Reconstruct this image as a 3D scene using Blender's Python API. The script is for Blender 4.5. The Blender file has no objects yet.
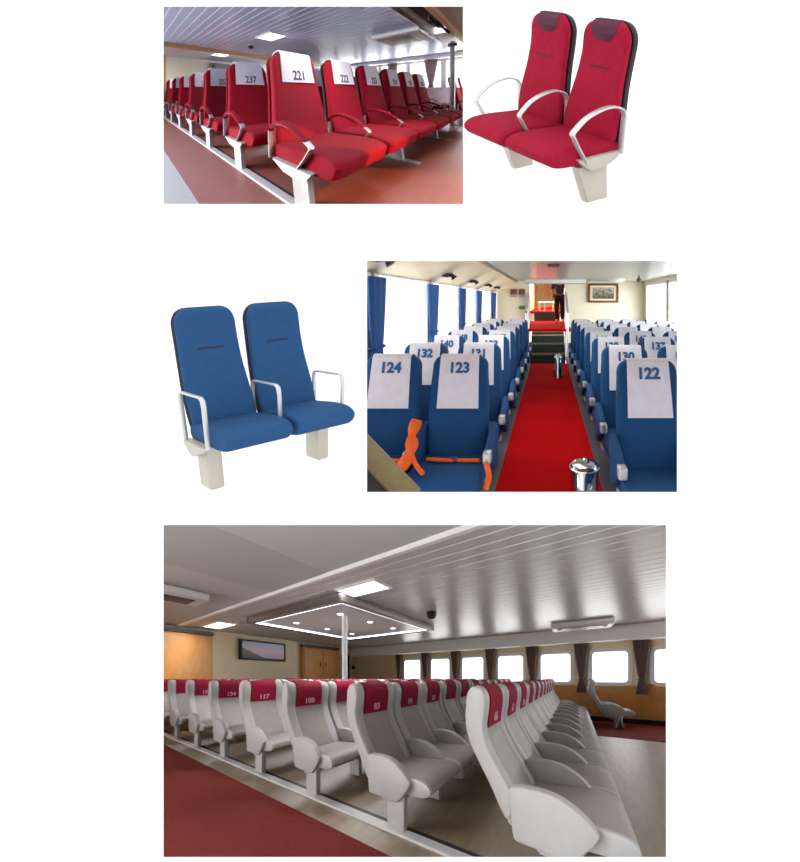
import bpy, bmesh, math, random
from mathutils import Vector, Matrix
random.seed(7)
S = bpy.context.scene
COL = S.collection
PI = math.pi
EYE = 1.6            # camera height, metres

# ------------------------------------------------------------------ materials
def lin(c):
    return tuple((x/12.92 if x <= .04045 else ((x+.055)/1.055)**2.4) for x in (v/255 for v in c))

def mat(name, rgb, rough=.6, metal=0., var=.06, scale=18., bump=0., bscale=300., spec=.5, sheen=0.):
    m = bpy.data.materials.new(name); m.use_nodes = True
    nt = m.node_tree; b = nt.nodes['Principled BSDF']
    c = lin(rgb)
    tc = nt.nodes.new('ShaderNodeTexCoord')
    n = nt.nodes.new('ShaderNodeTexNoise'); n.inputs['Scale'].default_value = scale; n.inputs['Detail'].default_value = 4
    nt.links.new(tc.outputs['Object'], n.inputs['Vector'])
    r = nt.nodes.new('ShaderNodeValToRGB')
    r.color_ramp.elements[0].position = .3; r.color_ramp.elements[1].position = .7
    r.color_ramp.elements[0].color = (*[x*(1-var) for x in c], 1)
    r.color_ramp.elements[1].color = (*[min(1, x*(1+var)) for x in c], 1)
    nt.links.new(n.outputs['Fac'], r.inputs['Fac'])
    nt.links.new(r.outputs['Color'], b.inputs['Base Color'])
    b.inputs['Roughness'].default_value = rough; b.inputs['Metallic'].default_value = metal
    b.inputs['Specular IOR Level'].default_value = spec
    if sheen: b.inputs['Sheen Weight'].default_value = sheen
    if bump:
        n2 = nt.nodes.new('ShaderNodeTexNoise'); n2.inputs['Scale'].default_value = bscale
        nt.links.new(tc.outputs['Object'], n2.inputs['Vector'])
        bp = nt.nodes.new('ShaderNodeBump'); bp.inputs['Strength'].default_value = bump; bp.inputs['Distance'].default_value = .004
        nt.links.new(n2.outputs['Fac'], bp.inputs['Height']); nt.links.new(bp.outputs['Normal'], b.inputs['Normal'])
    return m

def lamp_mat(name, rgb, strength):
    m = bpy.data.materials.new(name); m.use_nodes = True
    b = m.node_tree.nodes['Principled BSDF']
    b.inputs['Base Color'].default_value = (*lin(rgb), 1)
    b.inputs['Emission Color'].default_value = (*lin(rgb), 1); b.inputs['Emission Strength'].default_value = strength
    return m

def glass_mat():
    m = bpy.data.materials.new('window glass'); m.use_nodes = True
    nt = m.node_tree; nt.nodes.remove(nt.nodes['Principled BSDF'])
    o = nt.nodes['Material Output']
    t = nt.nodes.new('ShaderNodeBsdfTransparent'); g = nt.nodes.new('ShaderNodeBsdfGlossy'); g.inputs['Roughness'].default_value = .03
    x = nt.nodes.new('ShaderNodeMixShader'); x.inputs[0].default_value = .06
    nt.links.new(t.outputs[0], x.inputs[1]); nt.links.new(g.outputs[0], x.inputs[2]); nt.links.new(x.outputs[0], o.inputs['Surface'])
    return m

def wood_mat(name, rgb, rough=.45, scale=3., stretch=(1, 1, 1), var=.12):
    """wood grain / vinyl planks: noise stretched along one axis of the uv map (metres)"""
    m = mat(name, rgb, rough, var=var, scale=scale)
    nt = m.node_tree
    n = [x for x in nt.nodes if x.type == 'TEX_NOISE'][0]
    uv = nt.nodes.new('ShaderNodeUVMap')
    mp = nt.nodes.new('ShaderNodeMapping'); mp.inputs['Scale'].default_value = stretch
    nt.links.new(uv.outputs[0], mp.inputs['Vector']); nt.links.new(mp.outputs[0], n.inputs['Vector'])
    n.inputs['Detail'].default_value = 6
    return m

M = {}
M['paper_wall']  = mat('white matt wall', (250, 250, 250), .9, var=.004, spec=0)
M['red']      = mat('red seat fabric', (146, 11, 34), .85, var=.10, scale=60, bump=.25, bscale=500, spec=.12)
M['red2']     = mat('crimson seat fabric', (152, 18, 48), .85, var=.10, scale=60, bump=.25, bscale=700, spec=.15)
M['purple']   = mat('plum head patch', (78, 22, 50), .8, var=.08)
M['darkseam'] = mat('dark seam', (84, 10, 28), .8)
M['shell_dk'] = mat('black seat shell', (28, 24, 30), .5)
M['white_cloth'] = mat('white linen', (226, 226, 236), .85, var=.05, scale=14, bump=.5, bscale=25)
M['ink']      = mat('black printed ink', (38, 36, 52), .7)
M['ink_blue'] = mat('blue printed ink', (40, 95, 150), .7)
M['ink_pink'] = mat('pink embroidery', (222, 150, 168), .7)
M['alu']      = mat('satin aluminium', (200, 200, 200), .35, metal=.55, var=.03)
M['steel_lt'] = mat('pale grey painted steel', (188, 186, 184), .45, metal=.1, var=.03)
M['steel_bg'] = mat('beige grey painted steel', (178, 172, 160), .45, metal=.1, var=.03)
M['chrome']   = mat('polished chrome', (215, 215, 218), .12, metal=1., var=.02)
M['blue']     = mat('blue seat fabric', (22, 72, 122), .8, var=.08, scale=50, bump=.2, bscale=500, spec=.25)
M['blue2']    = mat('mid blue seat fabric', (36, 75, 118), .85, var=.06, scale=50, bump=.2, bscale=700, spec=.2)
M['navy']     = mat('navy piping', (34, 28, 52), .7)
M['grey_lt']  = mat('light grey leather', (180, 179, 178), .5, var=.03, scale=10, spec=.35)
M['grey_pad'] = mat('grey leather', (158, 153, 148), .5, var=.05, scale=10, spec=.35)
M['crimson']  = mat('crimson cover cloth', (140, 8, 48), .85, var=.08, scale=20, spec=.2)
M['wood_floor'] = wood_mat('reddish vinyl floor', (150, 88, 72), .38, 3, (1.2, 8, 1), .14)
M['dk_floor'] = mat('dark slate floor', (74, 80, 88), .6, var=.06)
M['grey_floor'] = mat('grey deck paint', (168, 172, 172), .5, var=.04)
M['tan_floor'] = wood_mat('tan vinyl floor', (142, 122, 98), .42, 3, (1.0, 7, 1), .16)
M['carpet_red'] = mat('dull red carpet', (118, 46, 40), .95, var=.14, scale=30, bump=.4, bscale=200, spec=.1)
M['carpet_bright'] = mat('scarlet carpet', (190, 6, 14), .95, var=.08, scale=30, bump=.3, bscale=200, spec=.05)
M['rail']     = mat('white floor rail', (206, 206, 206), .4, var=.03)
M['black']    = mat('black rubber', (20, 22, 26), .6)
M['ceil_blue'] = mat('pale blue ceiling panel', (196, 218, 255), .34, metal=.05, var=.02)
M['ceil_gap_glint'] = mat('ceiling joint highlight', (240, 243, 250), .4, var=.01)  # white backing paints the highlight lines between the ceiling slats
M['ceil_seam'] = mat('pale ceiling joint', (226, 222, 220), .4, var=.01)
M['bronze'] = mat('grey bronze metal', (104, 98, 92), .4, metal=.3)
M['ceil_grey'] = mat('grey ceiling panel', (198, 204, 203), .55, var=.02, scale=4)
M['ceil_slat'] = mat('brushed ceiling slat', (198, 199, 198), .32, metal=.1, var=.02)
M['ceil_green'] = mat('pale green grey ceiling', (170, 176, 168), .3, metal=.1, var=.02)
M['cream']    = mat('cream wall panel', (238, 220, 182), .5, var=.03, scale=3)
M['cream_lt'] = mat('pale cream wall panel', (236, 230, 206), .5, var=.02, scale=3)
M['white_pan'] = mat('white wall panel', (242, 242, 238), .45, var=.02)
M['wood_or']  = mat('orange beech veneer', (212, 152, 88), .45, var=.08, scale=5)
M['wood_oc']  = mat('ochre wood trim', (200, 150, 84), .5, var=.06)
M['curtain_br'] = mat('taupe curtain cloth', (88, 70, 64), .85, var=.08, scale=30)
M['curtain_be'] = mat('beige curtain cloth', (150, 132, 124), .85, var=.08, scale=30)
M['curtain_bl'] = mat('blue curtain cloth', (34, 84, 150), .85, var=.08, scale=30)
M['plastic_w'] = mat('white plastic', (232, 232, 230), .4, var=.02)
M['plastic_g'] = mat('grey plastic', (170, 168, 164), .45, var=.02)
M['dk_grey']  = mat('dark grey plastic', (70, 70, 74), .45)
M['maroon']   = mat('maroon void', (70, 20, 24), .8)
M['beige_c']  = mat('beige ceiling', (196, 184, 168), .6, var=.02)
M['ceil_grey2'] = mat('greyer ceiling panel', (186, 191, 190), .55, var=.02, scale=4)
M['glass']    = glass_mat()
M['lamp']     = lamp_mat('ceiling fill and lamp diffuser', (255, 255, 252), 2.2)
M['led']      = lamp_mat('light strip', (240, 246, 255), 3.0)
M['orange']   = mat('orange webbing', (232, 96, 22), .7, var=.1)
M['khaki']    = mat('khaki vinyl', (112, 96, 60), .6, var=.08)
M['dk_brown'] = mat('dark brown panel', (36, 28, 22), .6)
M['dk_green'] = mat('dark green stair riser', (30, 46, 44), .6, var=.1)
M['brass']    = mat('brass nosing', (140, 118, 84), .4, metal=.6)
M['frame_br'] = mat('brown picture frame', (104, 66, 44), .5)
M['skin']     = mat('skin', (200, 150, 124), .6)
M['shirt']    = mat('navy shirt', (38, 60, 100), .8)
M['trouser']  = mat('black trousers', (22, 22, 28), .8)
M['hair']     = mat('black hair', (24, 20, 20), .6)
M['green_sign'] = mat('green sign', (70, 150, 90), .6)
M['brownred'] = mat('brown red sign', (130, 70, 60), .6)
M['paper']    = mat('white paper', (240, 240, 240), .8)

def picture_mat(name, kind):
    """sunset skyline for the wall screen / landscape for the framed print, from the uv map"""
    m = bpy.data.materials.new(name); m.use_nodes = True
    nt = m.node_tree; b = nt.nodes['Principled BSDF']; b.inputs['Roughness'].default_value = .3
    N = nt.nodes.new; Lk = nt.links.new
    uv = N('ShaderNodeUVMap'); sp = N('ShaderNodeSeparateXYZ'); Lk(uv.outputs[0], sp.inputs[0])
    r = N('ShaderNodeValToRGB'); Lk(sp.outputs['Y'], r.inputs[0])
    nz = N('ShaderNodeTexNoise'); nz.inputs['Scale'].default_value = 7; Lk(uv.outputs[0], nz.inputs['Vector'])
    e = r.color_ramp.elements
    def M2(op, *a):
        x = N('ShaderNodeMath'); x.operation = op
        for i, v in enumerate(a):
            if isinstance(v, (int, float)): x.inputs[i].default_value = v
            else: Lk(v, x.inputs[i])
        return x.outputs[0]
    mix = N('ShaderNodeMix'); mix.data_type = 'RGBA'
    if kind == 'sunset':
        e[0].position = 0; e[0].color = (*lin((176, 160, 190)), 1); e[1].position = 1; e[1].color = (*lin((120, 150, 200)), 1)
        x = r.color_ramp.elements.new(.45); x.color = (*lin((214, 170, 190)), 1)
        hill = M2('SUBTRACT', .62, M2('MULTIPLY', sp.outputs['X'], 1.15))
        hill = M2('ADD', hill, M2('MULTIPLY', M2('SUBTRACT', nz.outputs['Fac'], .5), .25))
        Lk(M2('LESS_THAN', sp.outputs['Y'], M2('MAXIMUM', hill, .06)), mix.inputs['Factor'])
        mix.inputs[7].default_value = (*lin((24, 26, 40)), 1)
    else:
        e[0].position = 0; e[0].color = (*lin((90, 92, 76)), 1); e[1].position = 1; e[1].color = (*lin((176, 178, 162)), 1)
        Lk(M2('GREATER_THAN', M2('ADD', nz.outputs['Fac'], M2('MULTIPLY', sp.outputs['Y'], -.15)), .46), mix.inputs['Factor'])
        mix.inputs[7].default_value = (*lin((72, 78, 66)), 1)
    Lk(r.outputs[0], mix.inputs[6]); Lk(mix.outputs[2], b.inputs['Base Color'])
    return m
M['sunset'] = picture_mat('sunset picture', 'sunset')
M['landscape'] = picture_mat('landscape print', 'land')

# ------------------------------------------------------------------ display halls
# Each hall is a raked room: plan axes A (along a seat row) and B (along the aisle, front to back), height C,
# laid out in metres from a corner point O.  All furniture in a hall is built in the same axes.
class Hall:
    def __init__(s, A, B, C, O):
        s.A, s.B, s.C, s.O = Vector(A), Vector(B), Vector(C), Vector(O)
        s.L = Matrix((s.A, s.B, s.C)).transposed()
    def at(s, a, b, h=0.): return s.O + s.A*a + s.B*b + s.C*h

RED = Hall((0.40960, 1.78085, 1.21276), (-1.01552, 1.84478, 1.25629), (0, 0, 1), (0, 0, 0.710))
BLUE = Hall((1.00000, 0.00000, 0.00000), (0.41389, 1.38889, 0.36389), (0, 0, 1), (0, 0, 0.050))
GREY = Hall((0.59127, 1.68933, -0.83115), (-0.80872, 1.08552, -0.53407), (0, 0, 1), (0, 0, 0.440))
# the two seat pairs stand on tilted display boards fixed in front of the partition
RED_PAIR = (((0.178, 0.3546, -0.0803), (-0.2523, 0.0895, -0.238), (-0.2432, 0.1288, 0.229)), (0.4066, 1.7134, 2.5349))
BLUE_PAIR = (((0.2711, -0.274, 0.0126), (0.202, 0.2745, -0.1604), (0.0732, 0.0676, 0.3881)), (-0.5640, 1.4082, 1.4458))
WORLD = (1.3, 1.7)


# ------------------------------------------------------------------ geometry helper (x width, y depth, z height)
def smooth(pts, n, closed=False):
    """Catmull-Rom resample"""
    out = []; k = len(pts); P = [Vector(p) for p in pts]
    segs = k if closed else k-1
    per = max(1, n//segs)
    for i in range(segs):
        if closed: p0, p1, p2, p3 = P[(i-1) % k], P[i], P[(i+1) % k], P[(i+2) % k]
        else: p0, p1, p2, p3 = P[max(i-1, 0)], P[i], P[i+1], P[min(i+2, k-1)]
        for j in range(per):
            t = j/per
            out.append(.5*((2*p1)+(p2-p0)*t+(2*p0-5*p1+4*p2-p3)*t*t+(3*p1-p0-3*p2+p3)*t**3))
    if not closed: out.append(P[-1])
    if closed:   # even spacing keeps rounded rims clean
        m = len(out); L = [0]
        for i in range(m): L.append(L[-1]+(out[(i+1) % m]-out[i]).length)
        res = []; i = 0
        for k in range(n):
            d = L[-1]*k/n
            while L[i+1] < d: i += 1
            res.append(out[i].lerp(out[(i+1) % m], (d-L[i])/max(1e-9, L[i+1]-L[i])))
        return res
    return out

class Geo:
    def __init__(s): s.bm = bmesh.new(); s.uv = s.bm.loops.layers.uv.new('UVMap')
    def faces(s, rings, closed=True, cap=True, flip=False):
        bm = s.bm
        V = [[bm.verts.new(p) for p in r] for r in rings]
        n = len(V[0])
        for i in range(len(V)-1):
            for j in range(n if closed else n-1):
                q = [V[i][j], V[i][(j+1) % n], V[i+1][(j+1) % n], V[i+1][j]]
                bm.faces.new(q)
        if cap:
            bm.faces.new(V[0][::-1]); bm.faces.new(V[-1])
        return s
    def box(s, x0, x1, y0, y1, z0, z1, bev=0., seg=2):
        t = bmesh.new()
        r = bmesh.ops.create_cube(t, size=1)
        for v in t.verts: v.co = Vector(((x0+x1)/2+v.co.x*(x1-x0), (y0+y1)/2+v.co.y*(y1-y0), (z0+z1)/2+v.co.z*(z1-z0)))
        if bev: bmesh.ops.bevel(t, geom=t.edges[:], offset=bev, segments=seg, affect='EDGES', profile=.5)
        s.merge(t); return s
    def merge(s, t):
        mp = {v: s.bm.verts.new(v.co) for v in t.verts}
        for f in t.faces: s.bm.faces.new([mp[v] for v in f.verts])
        t.free()
    def pillow(s, prof, x0, x1, r, seg=3, axis=0):
        """closed (y,z) outline swept from x0 to x1 with rounded rims"""
        P = [Vector((p[0], p[1])) for p in prof]; n = len(P)
        area = sum(P[i].x*P[(i+1) % n].y-P[(i+1) % n].x*P[i].y for i in range(n))
        sg = 1 if area > 0 else -1
        N = []
        for i in range(n):
            t = (P[(i+1) % n]-P[i-1]).normalized()
            N.append(Vector((-t.y, t.x))*sg)
        st = []
        for k in range(seg+1):
            a = PI/2*k/seg
            st.append((.55*r*(1-math.sin(a)), r*(1-math.cos(a))))
        rings = []
        for dins, dx in [(i, x0+d) for i, d in st]: rings.append([(dx, *(P[j]+N[j]*dins)) for j in range(n)])
        for dins, dx in [(i, x1-d) for i, d in reversed(st)]: rings.append([(dx, *(P[j]+N[j]*dins)) for j in range(n)])
        # st starts with inset r at x0 and ends with inset 0 at x0+r
        if axis == 1: rings = [[(p[1], p[0], p[2]) for p in R] for R in rings]
        if axis == 2: rings = [[(p[1], p[2], p[0]) for p in R] for R in rings]
        return s.faces(rings)
    def prism(s, prof, x0, x1, axis=0):
        f = {0: lambda x, p: (x, p[0], p[1]), 1: lambda x, p: (p[0], x, p[1]), 2: lambda x, p: (p[0], p[1], x)}[axis]
        return s.faces([[f(x0, p) for p in prof], [f(x1, p) for p in prof]])
    def tube(s, path, r, n=8, closed=False):
        P = [Vector(p) for p in path]; rings = []; up = None
        for i, p in enumerate(P):
            a = P[i-1] if i else P[0]; b = P[i+1] if i < len(P)-1 else P[-1]
            t = (b-a).normalized()
            if up is None: up = t.orthogonal().normalized()
            up = (up-t*up.dot(t)).normalized(); w = t.cross(up)
            rr = r[i] if isinstance(r, (list, tuple)) else r
            rings.append([p+(up*math.cos(2*PI*k/n)+w*math.sin(2*PI*k/n))*rr for k in range(n)])
        return s.faces(rings)
    def ribbon(s, path, w, t, x, rnd=.3):
        """flat bar following a (y,z) path; w across x, t thick"""
        P = [Vector(p) for p in path]; rings = []
        for i, p in enumerate(P):
            a = P[i-1] if i else P[0]; b = P[i+1] if i < len(P)-1 else P[-1]
            d = (b-a).normalized(); nn = Vector((-d.y, d.x))
            q = []
            for cx, cn in ((-1, -rnd), (-.7, -1), (.7, -1), (1, -rnd), (1, rnd), (.7, 1), (-.7, 1), (-1, rnd)):
                u = p+nn*cn*t/2; q.append((x+cx*w/2, u.x, u.y))
            rings.append(q)
        return s.faces(rings)
    def lathe(s, prof, c=(0, 0), n=20):
        rings = [[(c[0]+r*math.cos(2*PI*k/n), c[1]+r*math.sin(2*PI*k/n), z) for k in range(n)] for r, z in prof]
        return s.faces(rings)
    def poly(s, pts, z0, z1): return s.faces([[(p[0], p[1], z0) for p in pts], [(p[0], p[1], z1) for p in pts]])
    def mesh(s, name, m, L=None, ang=40, uvs=None):
        bm = s.bm
        bmesh.ops.recalc_face_normals(bm, faces=bm.faces[:])
        for f in bm.faces:
            ax = max(range(3), key=lambda i: abs(f.normal[i]))
            for l in f.loops:
                c = l.vert.co
                l[s.uv].uv = uvs(c) if uvs else ((c.y, c.z), (c.x, c.z), (c.x, c.y))[ax]
        if L is not None: bmesh.ops.transform(bm, matrix=L.to_4x4(), verts=bm.verts[:])
        me = bpy.data.meshes.new(name); bm.to_mesh(me); bm.free()
        me.polygons.foreach_set('use_smooth', [True]*len(me.polygons))
        me.set_sharp_from_angle(angle=math.radians(ang))
        me.materials.append(m)
        return me

def link(name, me, parent=None, loc=None):
    o = bpy.data.objects.new(name, me); COL.objects.link(o)
    if parent: o.parent = parent
    if loc is not None: o.location = loc
    return o
def tag(o, label=None, cat=None, group=None, kind=None):
    if label: o['label'] = label
    if cat: o['category'] = cat
    if group: o['group'] = group
    if kind: o['kind'] = kind
    return o
def root(name, H, p, label, cat, group=None):
    o = bpy.data.objects.new(name, None); COL.objects.link(o); o.location = H.at(*p) if H else p
    o.empty_display_size = .05
    return tag(o, label, cat, group)
def one(name, H, p, g, m, label, cat, group=None, ang=40, uvs=None):
    o = link(name, g.mesh(name, M[m], H.L, ang, uvs), None, H.at(*p)); return tag(o, label, cat, group)
def part(name, H, g, m, parent, label=None, ang=40, uvs=None, loc=None):
    o = link(name, g.mesh(name, M[m], H.L, ang, uvs), parent, H.L @ Vector(loc) if loc else None)
    if label: o['label'] = label
    return o
def struct(name, H, g, m, ang=40):
    return tag(link(name, g.mesh(name, M[m], H.L, ang), None, H.O), kind='structure')
def spart(name, H, g, m, parent, ang=40): return link(name, g.mesh(name, M[m], H.L, ang), parent)

def text_geo(txt, size, place, bold=.004):
    """lettering as a thin mesh; place(x,y,d) maps text plane coordinates to the seat"""
    cu = bpy.data.curves.new('lettering', 'FONT'); cu.body = txt; cu.size = size; cu.extrude = .002
    cu.offset = bold*size/.1; cu.align_x = 'CENTER'; cu.align_y = 'CENTER'; cu.resolution_u = 3
    o = bpy.data.objects.new('lettering', cu); COL.objects.link(o)
    dg = bpy.context.evaluated_depsgraph_get()
    me = bpy.data.meshes.new_from_object(o.evaluated_get(dg))
    g = Geo(); g.bm.free(); g.bm = bmesh.new(); g.bm.from_mesh(me)
    for l in list(g.bm.loops.layers.uv): g.bm.loops.layers.uv.remove(l)
    g.uv = g.bm.loops.layers.uv.new('UVMap')
    for v in g.bm.verts: v.co = place(v.co.x, v.co.y, v.co.z)
    bpy.data.objects.remove(o); bpy.data.curves.remove(cu); bpy.data.meshes.remove(me)
    return g

# ------------------------------------------------------------------ seat shapes
def spine_fn(pts):
    P = smooth([(y, z, w) for y, z, w in pts], 24)
    return P
def back_geo(g, spine, tf, tb, R, cx, grow=0., n=5., m=28, bot=.02):
    """upholstered back: rounded-rectangle sections swept up a curved spine, rounded top corners"""
    P = spine; L = [0]
    for i in range(1, len(P)): L.append(L[-1]+math.hypot(P[i].x-P[i-1].x, P[i].y-P[i-1].y))
    tot = L[-1]; rings = []
    samples = [0, .006]+[.02+i*(tot-R-.02)/14 for i in range(15)]+[tot-R*(1-math.sin(PI/2*k/8)) for k in range(1, 9)]
    for d in samples:
        i = max(j for j in range(len(L)) if L[j] <= d+1e-9); i = min(i, len(P)-2)
        f = (d-L[i])/max(1e-9, L[i+1]-L[i]); p = P[i].lerp(P[i+1], f)
        t = Vector((P[i+1].x-P[i].x, P[i+1].y-P[i].y)).normalized(); nn = Vector((-t.y, t.x))  # (y,z) -> points to -y (front)
        w = p.z+grow; q = max(0., d-(tot-R)); sh = 0.
        if q > 0: sh = R-math.sqrt(max(0, R*R-q*q))
        if d < bot: sh = max(sh, (bot-d)*.6)
        w = max(w-sh, .02)
        k = 1-.55*max(0, (q/R-.7)/.3)**2 if q > 0 else 1
        F, B = tf*k, tb*k
        if d < bot: F *= .8; B *= .8
        c = Vector((p.x, p.y)); mid = (F-B)/2; half = (F+B)/2
        ring = []
        for j in range(m):
            a = 2*PI*j/m; ca, sa = math.cos(a), math.sin(a)
            xx = math.copysign(abs(ca)**(2/n), ca)*w; yy = math.copysign(abs(sa)**(2/n), sa)*half+mid
            u = c+nn*yy; ring.append((cx+xx, u.x, u.y))
        rings.append(ring)
    return g.faces(rings)
def spine_at(spine, z):
    for i in range(len(spine)-1):
        if spine[i].y <= z <= spine[i+1].y:
            f = (z-spine[i].y)/(spine[i+1].y-spine[i].y); p = spine[i].lerp(spine[i+1], f)
            t = Vector((spine[i+1].x-spine[i].x, spine[i+1].y-spine[i].y)).normalized()
            return p, t, Vector((-t.y, t.x))
    p = spine[-1]; t = Vector((p.x-spine[-2].x, p.y-spine[-2].y)).normalized(); return p, t, Vector((-t.y, t.x))
def cover_geo(g, spine, zf, zr, tf, tb, xa, xb, th=.007, flare=0.):
    """cloth folded over the top of a back: front flap down to zf, rear flap down to zr"""
    top = spine[-1].y
    out, inn = [], []
    zs = [zf+(top-.03-zf)*i/8 for i in range(9)]
    for z in zs:
        p, t, nn = spine_at(spine, z); c = Vector((p.x, p.y)); out.append(c+nn*(tf+th)); inn.append(c+nn*(tf+.0005))
    p, t, nn = spine_at(spine, top); c = Vector((p.x, p.y))-t*.03
    mid = (tf-tb)/2; half = (tf+tb)/2
    for k in range(1, 8):
        a = PI*k/8; out.append(c+nn*(mid+math.cos(a)*(half+th))+t*(math.sin(a)**.6*(.036+th))); inn.append(c+nn*(mid+math.cos(a)*(half+.0005))+t*(math.sin(a)**.6*.037))
    for z in [top-.03-(top-.03-zr)*i/4 for i in range(5)]:
        p, t, nn = spine_at(spine, z); c = Vector((p.x, p.y)); out.append(c-nn*(tb+th)); inn.append(c-nn*(tb+.0005))
    prof = out+inn[::-1]
    n = 5; rings = []
    for i in range(n+1):
        f = i/n; x = xa+(xb-xa)*f
        rings.append([(x+(flare*(f-.5)*2*max(0, 1-abs(q.y-zf)/(top-zf)) if flare else 0), q.x, q.y) for q in prof])
    return g.faces(rings)

SP_SOFT = spine_fn([(0.05, .38, .235), (0.075, .52, .245), (.11, .68, .24), (.15, .85, .225), (.195, 1.0, .212), (.245, 1.165, .212)])
CUSH = smooth([(.05, .33), (.06, .43), (-.12, .455), (-.32, .47), (-.44, .462), (-.505, .425), (-.50, .37), (-.42, .325), (-.2, .315)], 36, True)
def cushion_geo(x0, x1, r=.035): return Geo().pillow(CUSH, x0, x1, r, 4)

ARM_LOOP = [(.06, .35), (.065, .5), (.07, .60)] + smooth([(.07, .62), (.045, .665), (-.03, .695), (-.13, .69), (-.24, .655), (-.335, .585)], 25) + [(-.345, .565), (-.335, .545), (-.30, .47), (-.245, .37), (-.23, .34)]
def arm_geo(x, w=.042, t=.014): return Geo().ribbon(ARM_LOOP, w, t, x)
def armpad_geo(x, w=.05, t=.022): return Geo().ribbon(smooth([(.066, .632), (.045, .672), (-.03, .701), (-.13, .696), (-.24, .661), (-.30, .62)], 20), w, t, x)

def num_geo(H, txt, spine, z, tf, cx, size):
    p, t, nn = spine_at(spine, z); c = Vector((p.x, p.y))+nn*tf
    def pl(x, y, d):
        q = c+t*y+nn*(d+.0015); return Vector((cx+x, q.x, q.y))
    return text_geo(txt, size, pl)

def instance(tmpl, name, H, p, label, cat, group):
    """tmpl: list of (part name, mesh, label, parent index or None)"""
    r = root(name, H, p, label, cat, group); made = []
    for nm, me, lb, pi in tmpl:
        o = link(nm, me, made[pi] if pi is not None else r)
        if lb: o['label'] = lb
        made.append(o)
    return r, made
ORD = ['first', 'second', 'third', 'fourth', 'fifth', 'sixth', 'seventh', 'eighth', 'ninth', 'tenth', 'eleventh', 'twelfth']

W = Hall((1, 0, 0), (0, 1, 0), (0, 0, 1), (0, 0, 0))

# ------------------------------------------------------------------ white partition with three openings
def partition():
    """white wall panel, three rectangular openings with edges splayed towards the halls"""
    def X(u): return .0036*(u-400)
    def Z(v): return EYE+.0036*(431-v)
    y0, y1 = 1.8, 1.83
    holes = [(163.5, 6.5, 463, 204), (367, 261, 677, 492), (163.5, 525, 666, 857)]
    g = Geo(); bm = g.bm
    xs = sorted({-900, 1700} | {h[0] for h in holes} | {h[2] for h in holes})
    zs = sorted({-900, 1800} | {h[1] for h in holes} | {h[3] for h in holes})
    def inside(u, v): return any(h[0] < u < h[2] and h[1] < v < h[3] for h in holes)
    for i in range(len(xs)-1):
        for j in range(len(zs)-1):
            if not inside((xs[i]+xs[i+1])/2, (zs[j]+zs[j+1])/2):
                bm.faces.new([bm.verts.new((X(u), y0, Z(v))) for u, v in ((xs[i], zs[j+1]), (xs[i+1], zs[j+1]), (xs[i+1], zs[j]), (xs[i], zs[j]))])
    for h in holes:
        a = [(h[0], h[1]), (h[2], h[1]), (h[2], h[3]), (h[0], h[3])]
        d = [(-12, -12), (12, -12), (12, 12), (-12, 12)]
        for k in range(4):
            p, q = a[k], a[(k+1) % 4]; dp, dq = d[k], d[(k+1) % 4]
            bm.faces.new([bm.verts.new(c) for c in ((X(p[0]), y0, Z(p[1])), (X(q[0]), y0, Z(q[1])), (X(q[0]+dq[0]), y1, Z(q[1]+dq[1])), (X(p[0]+dp[0]), y1, Z(p[1]+dp[1])))])
    bmesh.ops.remove_doubles(bm, verts=bm.verts[:], dist=1e-5)
    return g
struct('wall_front', W, partition(), 'paper_wall', 20)

def clip_poly(H, poly, ymin):
    """cut a plan polygon where the hall meets the back of the partition"""
    out = []; n = len(poly); f = lambda p: H.at(p[0], p[1]).y-ymin
    for i in range(n):
        p, q = poly[i], poly[(i+1) % n]; fp, fq = f(p), f(q)
        if fp >= 0: out.append(p)
        if fp*fq < 0:
            t = fp/(fp-fq); out.append((p[0]+(q[0]-p[0])*t, p[1]+(q[1]-p[1])*t))
    return out
def slab(H, a0, a1, b0, b1, h0, h1, ymin, g=None):
    g = g or Geo(); P = clip_poly(H, [(a0, b0), (a1, b0), (a1, b1), (a0, b1)], ymin)
    if len(P) > 2: g.poly(P, h0, h1)
    return g

def curtain_geo(h0, h1, ht, wt, wm, wb, d=.05, pleats=5, axis='b'):
    """cloth bunch tied at height ht; widths at top / tie / bottom"""
    g = Geo(); rings = []; n = pleats*8
    hs = [h0, h0+.02]+[h0+(ht-h0)*k/6 for k in range(1, 7)]+[ht+(h1-ht)*k/9 for k in range(1, 10)]
    for h in hs:
        if h >= ht: f = ((h-ht)/(h1-ht))**.8; w = wm+(wt-wm)*f
        else: f = ((ht-h)/(ht-h0))**.7; w = wm+(wb-wm)*f
        dd = d*(.45+.55*min(1, w/wt)); R = []
        for j in range(n):
            a = 2*PI*j/n
            rr = 1+.22*math.cos(pleats*2*a)*(w/wt)
            p = (dd*math.sin(a)*rr, w/2*math.cos(a), h)
            R.append(p if axis == 'b' else (p[1], p[0], p[2]))
        rings.append(R)
    return g.faces(rings)
def ellipse_ring(g, a, b, h, wa, wb, t):
    P = [(a+wa*math.cos(2*PI*k/20), b+wb*math.sin(2*PI*k/20), h) for k in range(21)]
    return g.tube(P, t, 6)
def curtain(H, a, b, h0, h1, ht, wt, wm, wb, m, label, group, pleats=5):
    r = root('curtain', H, (a, b, h0), label, 'curtain', group)
    part('cloth', H, curtain_geo(0, h1-h0, ht-h0, wt, wm, wb, pleats=pleats), m, r, ang=60)
    g = Geo(); ellipse_ring(g, 0, 0, ht-h0, .05, wm/2+.025, .012); part('tieback', H, g, m, r)
    return r

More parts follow.
